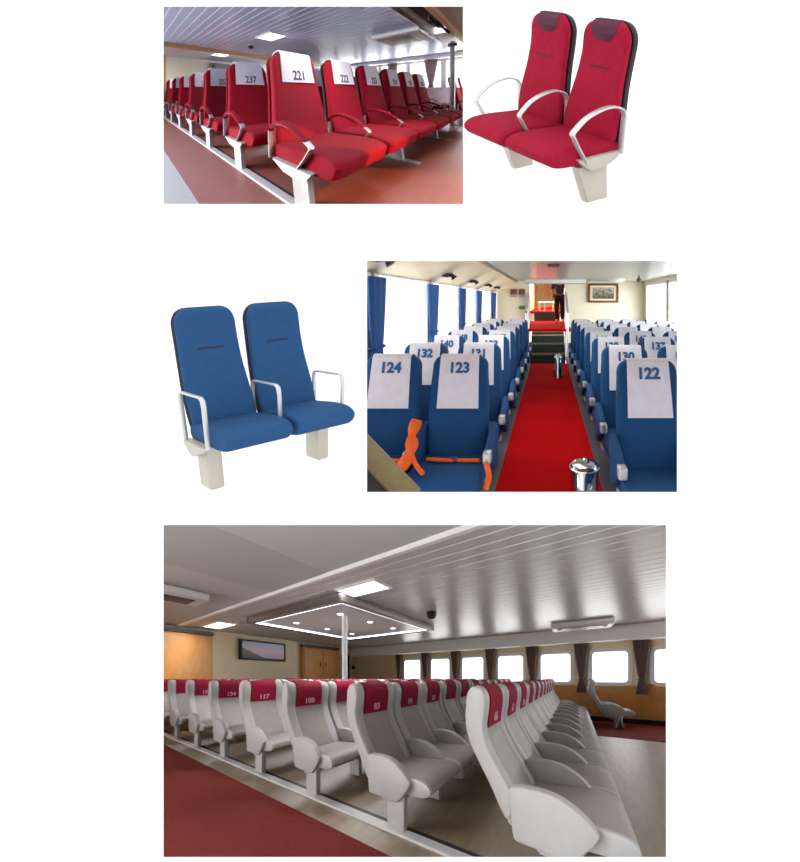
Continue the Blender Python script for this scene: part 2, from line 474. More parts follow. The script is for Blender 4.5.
def window_wall(H, a, t, b0, b1, h0, h1, holes, m, prefix, frame_m, rnd=True):
    """wall along the aisle direction with glazed holes (b0,b1,h0,h1)"""
    g = Geo(); bs = sorted({b0, b1} | {x for q in holes for x in q[:2]}); hs = sorted({h0, h1} | {x for q in holes for x in q[2:]})
    for i in range(len(bs)-1):
        for j in range(len(hs)-1):
            mb, mh = (bs[i]+bs[i+1])/2, (hs[j]+hs[j+1])/2
            if not any(q[0] < mb < q[1] and q[2] < mh < q[3] for q in holes): g.box(a, a+t, bs[i], bs[i+1], hs[j], hs[j+1])
    bmesh.ops.remove_doubles(g.bm, verts=g.bm.verts[:], dist=1e-5)
    w = struct('wall_'+prefix, H, g, m)
    return w
WN = [0]
def window(H, a, b0, b1, h0, h1, frame_m, rim=.035, R=.1):
    """rounded window: rim frame and a pane; top-level structure"""
    WN[0] += 1
    def rr(ins):
        P = []; r = max(R-ins, .01)
        for cx, cz, s in ((b1-ins-r, h1-ins-r, 0), (b0+ins+r, h1-ins-r, 1), (b0+ins+r, h0+ins+r, 2), (b1-ins-r, h0+ins+r, 3)):
            for k in range(6):
                an = PI/2*(s+k/5); P.append((cx+r*math.cos(an), cz+r*math.sin(an)))
        return P
    g = Geo(); o, i = rr(-.035-.12*R), rr(rim)
    x0, x1 = a-.02, a+.04
    g.faces([[(x0, *p) for p in i], [(x0, *p) for p in o], [(x1, *p) for p in o], [(x1, *p) for p in i], [(x0, *p) for p in i]], cap=False)
    bmesh.ops.remove_doubles(g.bm, verts=g.bm.verts[:], dist=1e-6)
    f = tag(link('window_%d' % WN[0], g.mesh('window_frame', M[frame_m], H.L), None, H.O), kind='structure')
    g = Geo(); g.prism(rr(rim*.5), a+.01, a+.016); spart('glass_pane', H, g, 'glass', f)
    return f

def lamp_panel(H, a0, a1, b0, b1, h, label, group, watts, up=.015):
    r = root('ceiling_light', H, ((a0+a1)/2, (b0+b1)/2, h), label, 'ceiling light', group)
    wa, wb = (a1-a0)/2, (b1-b0)/2
    g = Geo(); e = .03
    for q in ((-wa-e, wa+e, -wb-e, -wb), (-wa-e, wa+e, wb, wb+e), (-wa-e, -wa, -wb, wb), (wa, wa+e, -wb, wb)): g.box(*q, -up-.008, 0)
    part('frame', H, g, 'plastic_w', r)
    part('diffuser', H, Geo().box(-wa, wa, -wb, wb, -up, -.001), 'lamp', r)
    return r
def area(H, p, size, watts, col=(1, 1, 1), aim=None, sy=None, spread=None):
    d = bpy.data.lights.new('ceiling fill and lamp', 'AREA'); d.shape = 'RECTANGLE'; d.size = size; d.size_y = sy or size; d.energy = watts; d.color = col
    if spread: d.spread = spread
    o = bpy.data.objects.new('ceiling fill and lamp', d); COL.objects.link(o); o.location = H.at(*p)
    # lies in the plane of the hall's ceiling, shining down
    z = H.A.cross(H.B).normalized(); x = H.A.normalized(); y = z.cross(x)
    m = Matrix((x, y, z)).transposed().to_4x4(); m.translation = o.location; o.matrix_world = m
    d.size = size*H.A.length; d.size_y = (sy or size)*H.B.length
    return o

# =================================================================== HALL 1: red seats
H = RED
struct('floor', H, slab(H, .93, 8.3, -2, 9, -.05, 0, 2.85), 'wood_floor')
struct('floor', H, slab(H, .42, .93, -2, 9, -.05, 0, 2.85), 'wood_floor')
struct('floor', H, slab(H, -1.6, .42, -2, 9, -.05, 0, 2.85), 'grey_floor')
g = slab(H, .915, .985, -2, 8.7, 0, .02, 2.85); tag(one('floor_rail', H, (0, 0, 0), g, 'rail', 'long pale floor rail under the aisle ends of the red seat rows', 'floor rail'))
g = slab(H, .99, 1.03, -2, 8.7, 0, .006, 2.85); struct('trim_1', H, g, 'black')
# slatted ceiling
g = Geo()
for i in range(66):
    a0 = -1.2+i*.143
    slab(H, a0, a0+.122, 1.36 if a0 > 2.9 else -2, 6.6, 2.2, 2.22, 2.85, g)
struct('ceiling', H, g, 'ceil_blue')
struct('ceiling', H, slab(H, -1.4, 8.3, 1.36, 6.6, 2.206, 2.29, 2.85), 'ceil_gap_glint')
struct('ceiling', H, slab(H, -1.4, 2.9, -2, 1.36, 2.206, 2.29, 2.85), 'ceil_gap_glint')
struct('ceiling', H, slab(H, -1.4, 8.3, 6.68, 9, 2.16, 2.2, 2.85), 'ceil_blue')
struct('ceiling', H, slab(H, 2.9, 8.3, -2, .86, 2.2, 2.25, 2.85), 'beige_c')
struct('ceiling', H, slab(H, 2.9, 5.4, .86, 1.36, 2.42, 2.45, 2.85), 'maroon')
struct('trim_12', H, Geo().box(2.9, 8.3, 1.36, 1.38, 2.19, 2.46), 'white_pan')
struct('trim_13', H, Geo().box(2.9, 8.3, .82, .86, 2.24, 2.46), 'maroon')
struct('ceiling', H, slab(H, 5.4, 8.3, .86, 1.36, 2.22, 2.25, 2.85), 'white_pan')
struct('trim_2', H, Geo().box(.3, 8.3, 6.6, 6.68, 2.1, 2.26), 'wood_oc')
struct('trim_3', H, Geo().box(3.2, 8.3, .86, .94, 2.12, 2.24), 'wood_oc')
# open service gap with hanging cables
for k, (a, b, la, lb) in enumerate(((4.2, 1.1, .55, 'thick black cable sagging across the open ceiling gap'), (4.9, 1.05, .35, 'short black cable bundle with loose end by the wood beam'))):
    P = smooth([(-la, -.12, .28), (-la*.5, 0, .05), (0, .04, .10), (la*.5, -.05, -.02), (la, .02, .16)], 24)
    one('cable', H, (a, b, 2.17), Geo().tube(P, .025, 8), 'black', lb, 'cable')
# far wall and window wall
g = Geo().box(-1.4, 1.1, 8.98, 9.05, 0, 2.2); struct('wall_back', H, g, 'wood_or')
g = Geo().box(1.1, 2.72, 8.98, 9.05, 0, 2.2); struct('wall_back', H, g, 'cream_lt')
g = Geo().box(2.72, 8.3, 8.98, 9.05, 0, 2.2); struct('wall_back', H, g, 'white_pan')
one('cabinet', H, (3.2, 8.9, 1.3), Geo().box(-.45, .45, -.1, .08, 0, .75, .02), 'plastic_g', 'grey wall box on the end wall behind the red seats', 'cabinet')
holes = [(b, b+1.12, .98, 1.98) for b in (-.60, .62, 1.84, 3.06, 4.28, 5.5, 6.72)]
window_wall(H, 8.3, .08, -2, 9, 0, 2.2, holes, 'white_pan', 'right', 'plastic_w')
for q in holes: window(H, 8.3, *q, 'plastic_w', R=.06)
struct('trim_4', H, Geo().box(8.0, 8.3, -2, 9, 2.04, 2.19), 'white_pan')
for b, w in ((5.0, 'farthest beige curtain tied beside a window of the red seat hall'), (3.62, 'middle beige curtain of the red seat hall, above the sixth numbered seat'), (2.18, 'widest beige curtain, nearest the steel pole in the red seat hall')):
    curtain(H, 8.22, b, 1.0, 2.03, 1.12, .46, .12, .2, 'curtain_be', w, 'beige curtains in the red seat hall')
# things on the ceiling
lamp_panel(H, 2.33, 2.75, 3.78, 4.4, 2.2, 'large square lit ceiling panel above the red seats', 'ceiling lights over the red seats', 20)
lamp_panel(H, 2.2, 2.65, 6.95, 7.5, 2.16, 'small lit ceiling panel beyond the wood trim over the red seats', 'ceiling lights over the red seats', 12)
r = root('dome_camera', H, (2.6, 5.25, 2.2), 'black dome camera under the pale blue slatted ceiling', 'camera')
part('mount', H, Geo().lathe([(.09, -.001), (.09, -.03), (.02, -.031)][::-1]), 'plastic_w', r)
part('dome', H, Geo().lathe([(.01, -.12), (.05, -.105), (.075, -.07), (.078, -.03)]), 'black', r)
r = root('air_conditioner', H, (4.75, 1.85, 2.2), 'white ceiling air conditioner above the last numbered red seats', 'air conditioner')
part('casing', H, Geo().box(-.52, .5, -.52, .55, -.10, -.002, .03), 'plastic_w', r)
part('grille', H, Geo().box(-.45, .40, -.3, .45, -.115, -.098, .006), 'plastic_g', r)
part('air_outlet', H, Geo().box(.1, .42, -.53, -.515, -.075, -.045, .004), 'dk_grey', r)
r = root('grab_pole', H, (6.08, 1.12, 0), 'polished steel pole standing past the end of the red front row', 'pole')
part('pole', H, Geo().lathe([(.055, 0), (.055, 2.16)]), 'alu', r)
part('collar', H, Geo().lathe([(.06, 2.02), (.10, 2.03), (.10, 2.10), (.06, 2.11)]), 'dk_grey', r)
part('base_flange', H, Geo().lathe([(.11, 0), (.11, .015), (.06, .03)]), 'chrome', r)

# red seats ----------------------------------------------------------------
SX, SY = 1.38, 1.3          # broad lounge seats with low cushions and tall backs
def big(g):
    for v in g.bm.verts:
        z = v.co.z
        v.co = Vector((v.co.x*SX, v.co.y*SY, z*.84+max(0, z-.66)*.60))
    return g
SP_RED = spine_fn([(0.05, .38, .245), (0.075, .52, .25), (.11, .68, .245), (.15, .85, .225), (.19, 1.0, .212), (.23, 1.165, .21)])
def red_template(H, leg):
    T = []
    def add(nm, g, m, lb=None, pi=None, ang=50): T.append((nm, big(g).mesh(nm, M[m], H.L, ang), lb, pi))
    add('seat_cushion', Geo().pillow([(q.x, q.y+(.055 if q.y > .38 else -.01)) for q in CUSH], .015, .55, .05, 4), 'red')
    g = Geo(); back_geo(g, SP_RED, .06, .03, .10, .28); add('backrest', g, 'red')
    g = Geo(); back_geo(g, SP_RED, -.026, .055, .10, .28, .005); add('back_shell', g, 'red' if leg == 1 else 'shell_dk', None if leg == 1 else 'black rear shell')
    g = Geo(); cover_geo(g, SP_RED, .935, 1.0, .06, .055, .28-.148, .28+.148, flare=.012); add('headrest_cover', g, 'white_cloth', 'white headrest cover')
    add('armrest', arm_geo(.0), 'alu')
    add('armrest_pad', armpad_geo(.0), 'red', 'red armrest pad', 4)
    g = Geo(); g.box(.0, .56, -.2, -.12, .27, .318, .01); add('support_beam', g, 'steel_lt')
    if leg:
        g = Geo(); g.pillow([(-.36, .36), (.02, .36), (-.10, .27), (-.22, .25), (-.32, .28)], -.02, .04, .012, 2); add('bracket', g, 'steel_lt')
        f = .0 if leg == 2 else .018
        g = Geo(); g.pillow([(-.33, .30), (-.19, .30), (-.22, f), (-.36, f)], -.018, .022, .006, 2); add('pedestal', g, 'steel_lt')
        if leg == 2:
            g = Geo(); g.box(-.03, .035, -.50, -.02, 0, .018, .006); add('floor_plate', g, 'alu')
    return T
RT = {0: red_template(H, 0), 1: red_template(H, 1), 2: red_template(H, 2)}
PITCH = .80; RB0 = 1.45; RBP = 1.115
GRP = 'red passenger seats in rows'
END_ARM = big(arm_geo(.565)).mesh('armrest', M['alu'], H.L, 50)
def end_armrest(r):  link('armrest', END_ARM, r)
def red_num(txt):
    p, t, nn = spine_at(SP_RED, .985); c = Vector((p.x, p.y))+nn*.067
    return big(text_geo(txt, .10, lambda x, y, d: Vector((.285+x*.85, *(c+t*y+nn*(d+.0015)))), .001))
for row in range(8):
    n = [6, 6, 6, 5, 4, 3, 3, 2][row]
    for k in range(n):
        leg = 1 if k == 0 else (2 if k in (2, 4) else 0)
        num = 221+16*row+k
        if row == 0: lb = 'red seat with white cover numbered %d, %s seat of the front row' % (num, ORD[k])
        elif row < 3 and k == 0: lb = 'red aisle seat with white cover numbered %d, %s row back' % (num, ORD[row])
        elif k == 0: lb = 'red aisle seat with white cover, %s row behind seat 221' % ORD[row-1]
        else: lb = 'red seat, %s from the aisle rail, %s row behind the front row' % (ORD[k], ORD[row-1])
        r, made = instance(RT[leg], 'passenger_seat', H, (.955+k*PITCH, RB0+row*RBP, 0), lb, 'seat', GRP)
        if row == 0 or k == 0 and row < 4:
            part('seat_number', H, red_num(str(num)), 'ink', made[3])
        if k == 5: end_armrest(r)
# second block beyond the pole
for row in range(3):
    for k in range(2):
        lb = 'red seat beyond the steel pole, %s from the pole, %s row' % (ORD[k], ORD[row])
        instance(RT[2], 'passenger_seat', H, (6.6+k*PITCH, 1.0+row*RBP, 0), lb, 'seat', 'red seats beyond the steel pole')

# =================================================================== HALL 2: blue seats
H = BLUE
struct('floor', H, Geo().box(-1.65, -.44, 2.6, 11.5, -.05, 0), 'dk_floor')
struct('floor', H, Geo().box(.44, 3.05, 2.6, 11.5, -.05, 0), 'dk_floor')
struct('floor', H, Geo().box(-.44, .44, 2.6, 8.8, -.05, 0), 'carpet_bright')
struct('ceiling', H, Geo().box(-1.1, 3.05, 2.8, 11.5, 2.15, 2.2), 'ceil_green')
# sloping luggage bulkhead above the windows
g = Geo(); g.prism([(-1.68, 1.80), (-1.62, 1.80), (-1.02, 2.13), (-1.02, 2.2), (-1.68, 2.2)], 2.8, 11.5, axis=1); struct('trim_5', H, g, 'cream')
g = Geo(); g.tube([(-1.02, 2.8, 2.13), (-1.02, 11.5, 2.13)], .022, 8); struct('trim_6', H, g, 'brass')
for k, b in enumerate((2.98, 5.0, 6.6, 8.2, 9.6)):  # small black hooks along the shelf; none of them gives light
    r = root('shelf_hook', H, (-1.44, b, 1.90), 'small black hook under the luggage shelf, %s from the front' % ORD[k], 'lamp', 'hooks under the luggage shelf')
    part('base', H, Geo().box(-.05, .05, -.06, .06, -.03, .02, .008), 'black', r)
    part('hook_arm', H, Geo().tube([(0, 0, -.02), (.08, .02, .0), (.12, .03, -.05)], [.02, .03, .045], 8), 'black', r)
holes = [(2.75, 3.22, .70, 1.82), (3.38, 4.84, .70, 1.82), (5.0, 6.5, .70, 1.82), (6.66, 8.07, .70, 1.82), (8.23, 10.1, .70, 1.82), (10.5, 11.3, .7, 1.82)]
g = window_wall(H, -1.70, .05, 2.6, 11.5, 0, 1.86, holes, 'white_pan', 'left', 'plastic_w')
for q in holes: window(H, -1.66, *q, 'plastic_w', R=.06)
for k, (b, w) in enumerate(((3.30, .30), (4.92, .36), (6.58, .36), (8.15, .40), (10.3, .60))):
    curtain(H, -1.58, b, .90 if k else .55, 1.76, 1.12, w, w*.62, w*.75, 'curtain_bl', 'blue curtain beside the bright windows, %s from the front' % ORD[k], 'blue curtains')
# end wall with a doorway above the stairs
g = Geo()
g.box(-1.7, -.62, 11.5, 11.56, 0, 2.2); g.box(.50, 3.1, 11.5, 11.56, 0, 2.2); g.box(-.62, .50, 11.5, 11.56, 2.16, 2.5)
struct('wall_back', H, g, 'cream_lt')
holes = [(5.3, 7.0, .75, 2.02), (7.15, 9.1, .75, 2.02), (9.25, 11.2, .75, 2.02)]
window_wall(H, 3.05, .05, 5.0, 11.5, 0, 2.2, holes, 'cream_lt', 'right', 'plastic_w')
for q in holes: window(H, 3.04, *q, 'plastic_w', R=.05)
# corridor beyond
struct('floor', H, Geo().box(-.75, .6, 9.7, 13.4, .70, .77), 'carpet_bright')
struct('floor', H, Geo().box(-.75, .6, 13.42, 20, 1.05, 1.13), 'carpet_bright')
struct('wall_left', H, Geo().box(-.80, -.72, 11.56, 20, .6, 3.3), 'cream')
struct('wall_right', H, Geo().box(.62, .70, 11.56, 20, .6, 3.3), 'cream')
struct('wall_back', H, Geo().box(-.8, .7, 20, 20.06, .6, 3.3), 'cream')
struct('ceiling', H, Geo().box(-.8, .7, 11.56, 20, 3.2, 3.25), 'cream')
one('wall_panel', H, (-.16, 19.96, 2.45), Geo().box(-.2, .2, -.02, .02, 0, .75, .01), 'paper', 'small white notice high on the far end of the corridor', 'notice')
r = root('handrail', H, (-.35, 13.45, 1.13), 'pale low railing at the top of the second flight', 'railing')
for k, a in enumerate((0, .18, .5)): part('post', H, Geo().lathe([(.025, 0), (.025, .33)], (a, 0), 10), 'alu', r)
part('rail', H, Geo().tube([(-.05, 0, .33), (.55, 0, .33)], .022), 'alu', r)
# stairs
r = root('staircase', H, (0, 8.8, 0), 'dark green stairs with brass nosings at the end of the red aisle', 'stairs')
for k, (b0, b1, h0, h1) in enumerate(((8.8, 9.1, 0, .22), (9.1, 9.4, .0, .44), (9.4, 9.7, .0, .63), (9.7, 9.78, 0, .70))):
    part('step', H, Geo().box(-.46, .40, b0-8.8, b1-8.8, h0, h1-.02), 'dk_green', r)
    part('nosing', H, Geo().box(-.46, .40, b0-8.8-.015, b1-8.8, h1-.022, h1), 'brass', r, 'brass nosing')
one('staircase', H, (0, 13.4, .77), Geo().box(-.55, .40, 0, .02, 0, .33), 'dk_green', 'dark upper step beyond the doorway, behind the first landing', 'stairs')
for sx, w in ((-.56, 'beside the second block of blue seats on the window side'), (.46, 'beside the wall with the framed picture')):
    r = root('stair_rail', H, (sx, 8.9, 0), 'tall steel stair rail ' + w, 'railing', 'steel rails either side of the stairs')
    part('post', H, Geo().lathe([(.025, 0), (.025, 1.3)], (0, .0), 10), 'alu', r)
    part('post', H, Geo().lathe([(.025, .0), (.025, 1.75)], (0, .9), 10), 'alu', r)
    part('handrail', H, Geo().tube([(0, -.05, 1.25), (0, .95, 1.75)], .03), 'alu', r)
one('speaker', H, (-.66, 11.42, .95), Geo().box(-.05, .05, -.05, .05, 0, .75, .01), 'black', 'narrow black box on the wall beside the doorway', 'box')
# hanging sign board over the doorway
r = root('sign_board', H, (.1, 10.6, 2.02), 'blank pale board hung across the top of the doorway', 'sign')
part('board', H, Geo().box(-.80, .98, -.05, .05, .02, .17, .015), 'plastic_w', r)
part('lower_rim', H, Geo().box(-.82, 1.0, -.06, .06, 0, .025, .008), 'plastic_g', r)
for (a, h, m, lb) in ((-1.13, 1.74, 'brownred', 'brown small sign on the end wall, farther from the doorway'), (-.86, 1.74, 'brownred', 'brown small sign on the end wall, next to the doorway'), (-.86, 1.28, 'green_sign', 'small green sign low on the end wall beside the doorway')):
    r = root('wall_sign', H, (a, 11.47, h), lb, 'sign', 'small signs on the end wall')
    part('plate', H, Geo().box(-.1, .1, -.01, .02, -.02, .16 if m != 'green_sign' else .08, .004), m, r)
    if m == 'brownred': part('caption_strip', H, Geo().box(-.09, .09, -.012, .0, -.1, -.035, .004), 'plastic_g', r)
r = root('framed_picture', H, (1.73, 11.47, 1.47), 'framed landscape picture in a brown frame on the cream end wall', 'picture')
g = Geo()
for q in ((-.48, .48, 0, .06), (-.48, .48, .54, .60), (-.48, -.42, .06, .54), (.42, .48, .06, .54)): g.box(q[0], q[1], -.04, .02, q[2], q[3], .01)
part('frame', H, g, 'frame_br', r)
part('mat_board', H, Geo().box(-.42, .42, -.012, .01, .06, .54), 'cream', r)
part('print', H, Geo().box(-.34, .34, -.018, .0, .12, .48), 'landscape', r, uvs=lambda c: ((c.x+.34)/.68, (c.z-.12)/.36))
r = root('ceiling_light', H, (1.95, 10.4, 2.15), 'round pale ceiling dome near the framed picture', 'ceiling light')
part('dome', H, Geo().lathe([(.02, -.10), (.14, -.085), (.22, -.05), (.25, -.01), (.25, 0)]), 'plastic_w', r)
r = root('ceiling_camera', H, (2.2, 8.8, 2.15), 'small grey ceiling camera by the bright side windows', 'camera')
part('stem', H, Geo().lathe([(.02, -.06), (.02, 0)]), 'dk_grey', r)
part('head', H, Geo().lathe([(.01, -.17), (.05, -.15), (.06, -.1), (.03, -.05)]), 'dk_grey', r)
one('ceiling_hatch', H, (.08, 6.2, 2.13), Geo().box(-.10, .10, -.2, .2, 0, .02, .004), 'brownred', 'reddish square hatch in the ceiling above the aisle', 'hatch')
# chrome bins
def bin_(p, r0, h, label):
    r = root('litter_bin', BLUE, p, label, 'bin', 'chrome litter bins')
    part('body', BLUE, Geo().lathe([(r0*.94, 0), (r0*.94, h*.86)]), 'chrome', r)
    part('rim', BLUE, Geo().lathe([(r0*.94, h*.84), (r0*1.03, h*.85), (r0*1.03, h*.89), (r0*.9, h*.90)]), 'chrome', r)
    l = part('lid', BLUE, Geo().lathe([(r0*.93, h*.895), (r0*.86, h*.95), (r0*.6, h*.985), (r0*.1, h)]), 'chrome', r)
    part('knob', BLUE, Geo().lathe([(.012, h*.99), (.02, h+.015), (.008, h+.028)]), 'chrome', l)
bin_((.27, 2.74, 0), .115, .32, 'round chrome litter bin with domed lid at the front of the red aisle')
bin_((.19, 7.2, 0), .085, .46, 'smaller chrome litter bin far down the red aisle')
# khaki padded rail in the near corner
r = root('hand_rail', H, (-1.1, 1.5, .62), 'khaki padded sloping rail in the near corner before seat 124', 'rail')
part('panel', H, Geo().prism([(-.56, .05), (.56, .05), (.54, .09), (.1, .55), (-.56, 1.2)], -.02, .03, axis=1), 'dk_brown', r)
part('padded_rail', H, Geo().tube([(-.56, 0, 1.2), (.1, 0, .55), (.53, 0, .105)], .045, 12), 'khaki', r)
# blue seats
SP_BLUE = spine_fn([(0.02, .25, .23), (0.03, .36, .235), (0.045, .50, .24), (.07, .66, .24), (.10, .82, .235), (.13, .96, .225), (.16, 1.09, .22)])
def blue_template(H):
    T = []
    T.append(('seat_cushion', Geo().pillow([(q.x, q.y-.105) for q in CUSH], .01, .51, .03, 4).mesh('seat_cushion', M['blue'], H.L, 50), None, None))
    g = Geo(); back_geo(g, SP_BLUE, .06, .055, .085, .26); T.append(('backrest', g.mesh('backrest', M['blue'], H.L, 50), None, None))
    g = Geo(); cover_geo(g, SP_BLUE, .68, .85, .06, .055, .26-.155, .26+.155, flare=.01); T.append(('headrest_cover', g.mesh('headrest_cover', M['white_cloth'], H.L, 50), 'white headrest cover', None))
    for x in (-.035, .525):
        i = len(T)
        g = Geo(); g.pillow(smooth([(.04, .25), (.06, .55), (-.08, .555), (-.25, .50), (-.31, .44), (-.27, .39), (-.16, .33), (-.08, .25)], 32, True), x, x+.05, .018, 3); T.append(('armrest', g.mesh('armrest', M['blue'], H.L, 50), None, None))
        g = Geo(); g.box(x-.004, x+.054, -.335, -.265, .405, .485, .01); T.append(('armrest_tip', g.mesh('armrest_tip', M['alu'], H.L), 'metal armrest tip', i))
    g = Geo(); g.box(.0, .52, -.12, -.04, .17, .22, .01); T.append(('support_beam', g.mesh('support_beam', M['steel_lt'], H.L), None, None))
    g = Geo(); g.box(.2, .3, -.02, .08, .0, .24, .01); T.append(('pedestal', g.mesh('pedestal', M['steel_lt'], H.L), None, None))
    return T
BT = blue_template(H)
def blue_seat(cx, b, lb, num, grp):
    r, made = instance(BT, 'passenger_seat', BLUE, (cx-.26, b, 0), lb, 'seat', grp)
    if num:
        part('seat_number', BLUE, num_geo(BLUE, str(num), SP_BLUE, .985, .068, .26, .115), 'ink_blue', made[2])
    return r
for row in range(8):
    for k in range(2):
        num = 123+8*row+k
        lb = ('blue seat with white cover numbered %d, window side of the red aisle' % num) if row < 3 else 'blue seat on the window side, %s from the aisle, %s row back' % (ORD[k], ORD[row])
        blue_seat(-.725-.555*k, 2.84+.79*row, lb, num if row < 4 else None, 'blue seats between windows and red aisle')
    for k in range(1 if row == 0 else 4):
        num = 122+8*row-k
        lb = ('blue seat with white cover numbered %d, on the framed picture side' % num) if row < 3 else 'blue seat on the framed picture side, %s from the aisle, %s row back' % (ORD[k], ORD[row])
        blue_seat(.74+.555*k, 2.61+.80*row, lb, num if row < 4 else None, 'blue seats between red aisle and framed picture side')
blue_seat(.74+.555, 2.61, 'blue seat beside seat 122, cut off by the edge of the opening', None, 'blue seats between red aisle and framed picture side')
# orange life jacket straps over the first two seats
r = root('life_jacket_strap', H, (-1.0, 2.55, .37), 'bright orange strap bundle hanging between seats 123 and 124', 'strap')
g = Geo(); P = smooth([(.03, .10, .30), (.01, .05, .20), (.03, -.02, .12), (.0, -.12, .05), (-.07, -.2, .02)], 20); g.tube([(p[0], p[1], p[2]) for p in P], [.026+.020*abs(math.sin(i*.55+.4)) for i in range(len(P))], 8); part('bundle', H, g, 'orange', r)
g = Geo(); P = smooth([(.02, -.02, .14), (.08, -.08, .06), (.16, -.16, .03)], 12); g.tube(P, .018, 6); part('loose_end', H, g, 'orange', r)
for p, w, lb in (((-.70, 2.64, .375), .20, 'thin orange belt lying across the cushion of seat 123'), ((-1.28, 2.64, .375), .20, 'thin orange belt lying across the cushion of seat 124')):
    r = root('seat_belt', H, p, lb, 'belt', 'orange belts on the blue cushions')
    part('webbing', H, Geo().tube(smooth([(-w, .02, .0), (-w*.4, -.02, .012), (w*.3, .0, .0), (w, -.03, .012)], 16), .014, 6), 'orange', r)
    part('buckle', H, Geo().box(-.03, .03, -.02, .02, -.008, .02, .005), 'dk_grey', r)
one('strap_end', H, (-.43, 2.45, .27), Geo().tube(smooth([(0, .02, .16), (.02, 0, .08), (.0, -.01, 0)], 10), .022, 6), 'orange', 'short orange strap end hanging at the aisle side of seat 123', 'strap')

def person(H, p):
    v = [(0, 0, .95), (0, .01, 1.15), (0, 0, 1.38), (0, .0, 1.5), (0, -.01, 1.58), (0, -.02, 1.68), (0, -.01, 1.76),
         (.09, 0, .88), (.10, -.01, .5), (.10, .02, .08), (.11, -.14, .03),
         (-.09, 0, .88), (-.10, .02, .5), (-.10, .05, .08), (-.11, -.11, .03),
         (.19, 0, 1.42), (.25, .02, 1.13), (.24, -.08, .88), (.235, -.11, .79),
         (-.19, 0, 1.42), (-.25, .02, 1.13), (-.24, -.08, .88), (-.235, -.11, .79)]
    e = [(0, 1), (1, 2), (2, 3), (3, 4), (4, 5), (5, 6), (0, 7), (7, 8), (8, 9), (9, 10), (0, 11), (11, 12), (12, 13), (13, 14), (2, 15), (15, 16), (16, 17), (17, 18), (2, 19), (19, 20), (20, 21), (21, 22)]
    rad = [.14, .135, .15, .06, .055, .095, .07, .095, .07, .05, .04, .095, .07, .05, .04, .06, .05, .04, .035, .06, .05, .04, .035]
    def grow(vs, es, rs, name, m, cut=None):
        me = bpy.data.meshes.new(name); me.from_pydata(vs, es, []); o = bpy.data.objects.new(name, me); COL.objects.link(o)
        md = o.modifiers.new('skin', 'SKIN'); md.use_smooth_shade = True
        for i, q in enumerate(rs): me.skin_vertices[0].data[i].radius = (q, q)
        me.skin_vertices[0].data[0].use_root = True
        o.modifiers.new('sub', 'SUBSURF').levels = 1
        dg = bpy.context.evaluated_depsgraph_get(); nm = bpy.data.meshes.new_from_object(o.evaluated_get(dg))
        bpy.data.objects.remove(o); nm.transform(H.L.to_4x4()); nm.materials.clear(); nm.materials.append(M[m]); nm.name = name
        return nm
    b = link('person', grow(v, e, rad, 'person', 'skin'), None, H.at(*p))
    tag(b, 'person in dark shirt and black trousers standing at the top of the stairs', 'person')
    tr = [0, 7, 8, 9, 11, 12, 13]; ix = {q: i for i, q in enumerate(tr)}
    link('trousers', grow([v[q] for q in tr], [(ix[a], ix[c]) for a, c in e if a in ix and c in ix], [rad[q]+.02 for q in tr], 'trousers', 'trouser'), b)
    sh = [1, 2, 15, 16, 19, 20, 0]; ix = {q: i for i, q in enumerate(sh)}
    link('shirt', grow([v[q] for q in sh], [(ix[a], ix[c]) for a, c in e if a in ix and c in ix], [rad[q]+.018 for q in sh], 'shirt', 'shirt'), b)
    link('hair', grow([(0, .02, 1.70), (0, .01, 1.78)], [(0, 1)], [.1, .085], 'hair', 'hair'), b)
person(H, (.37, 12.6, .77))

# =================================================================== HALL 3: grey seats
H = GREY
struct('floor', H, slab(H, 1.27, 8.15, -.35, 8.4, -.05, 0, 2.7), 'tan_floor')
struct('floor', H, slab(H, 1.27, 8.15, -3.2, -.35, -.05, 0, 2.7), 'tan_floor')
struct('floor', H, slab(H, -2.5, 1.27, -3.2, 8.4, -.05, 0, 2.7), 'carpet_red')
struct('floor', H, slab(H, 6.1, 8.15, -3.2, -.25, 0, .008, 2.7), 'carpet_red')
g = slab(H, 1.46, 1.53, -.3, 8.2, 0, .02, 2.0); one('floor_rail', H, (0, 0, 0), g, 'rail', 'long white floor rail under the aisle ends of the grey seat rows', 'floor rail')
struct('trim_7', H, slab(H, 1.535, 1.585, -.3, 8.2, 0, .006, 2.0), 'black')
# ceilings
CY = 3.62
struct('ceiling', H, slab(H, -2.5, 2.02, -3.2, 8.4, 2.45, 2.5, CY), 'ceil_grey')
struct('ceiling', H, slab(H, -2.5, 2.02, 2.6, 3.9, 2.447, 2.46, CY), 'ceil_grey2')
g = Geo()
for i in range(38):
    a0 = 2.06+i*.16
    slab(H, a0, a0+.135, -3.2, 8.4, 2.43, 2.455, CY, g)
struct('ceiling', H, g, 'ceil_slat')
struct('ceiling', H, slab(H, 2.02, 8.15, -3.2, 8.4, 2.437, 2.5, CY), 'ceil_seam')
struct('trim_8', H, slab(H, 2.0, 2.05, -3.2, 8.4, 2.40, 2.46, CY), 'plastic_w')
struct('trim_9', H, slab(H, 7.75, 8.15, -3.2, 8.4, 2.06, 2.42, CY), 'white_pan')
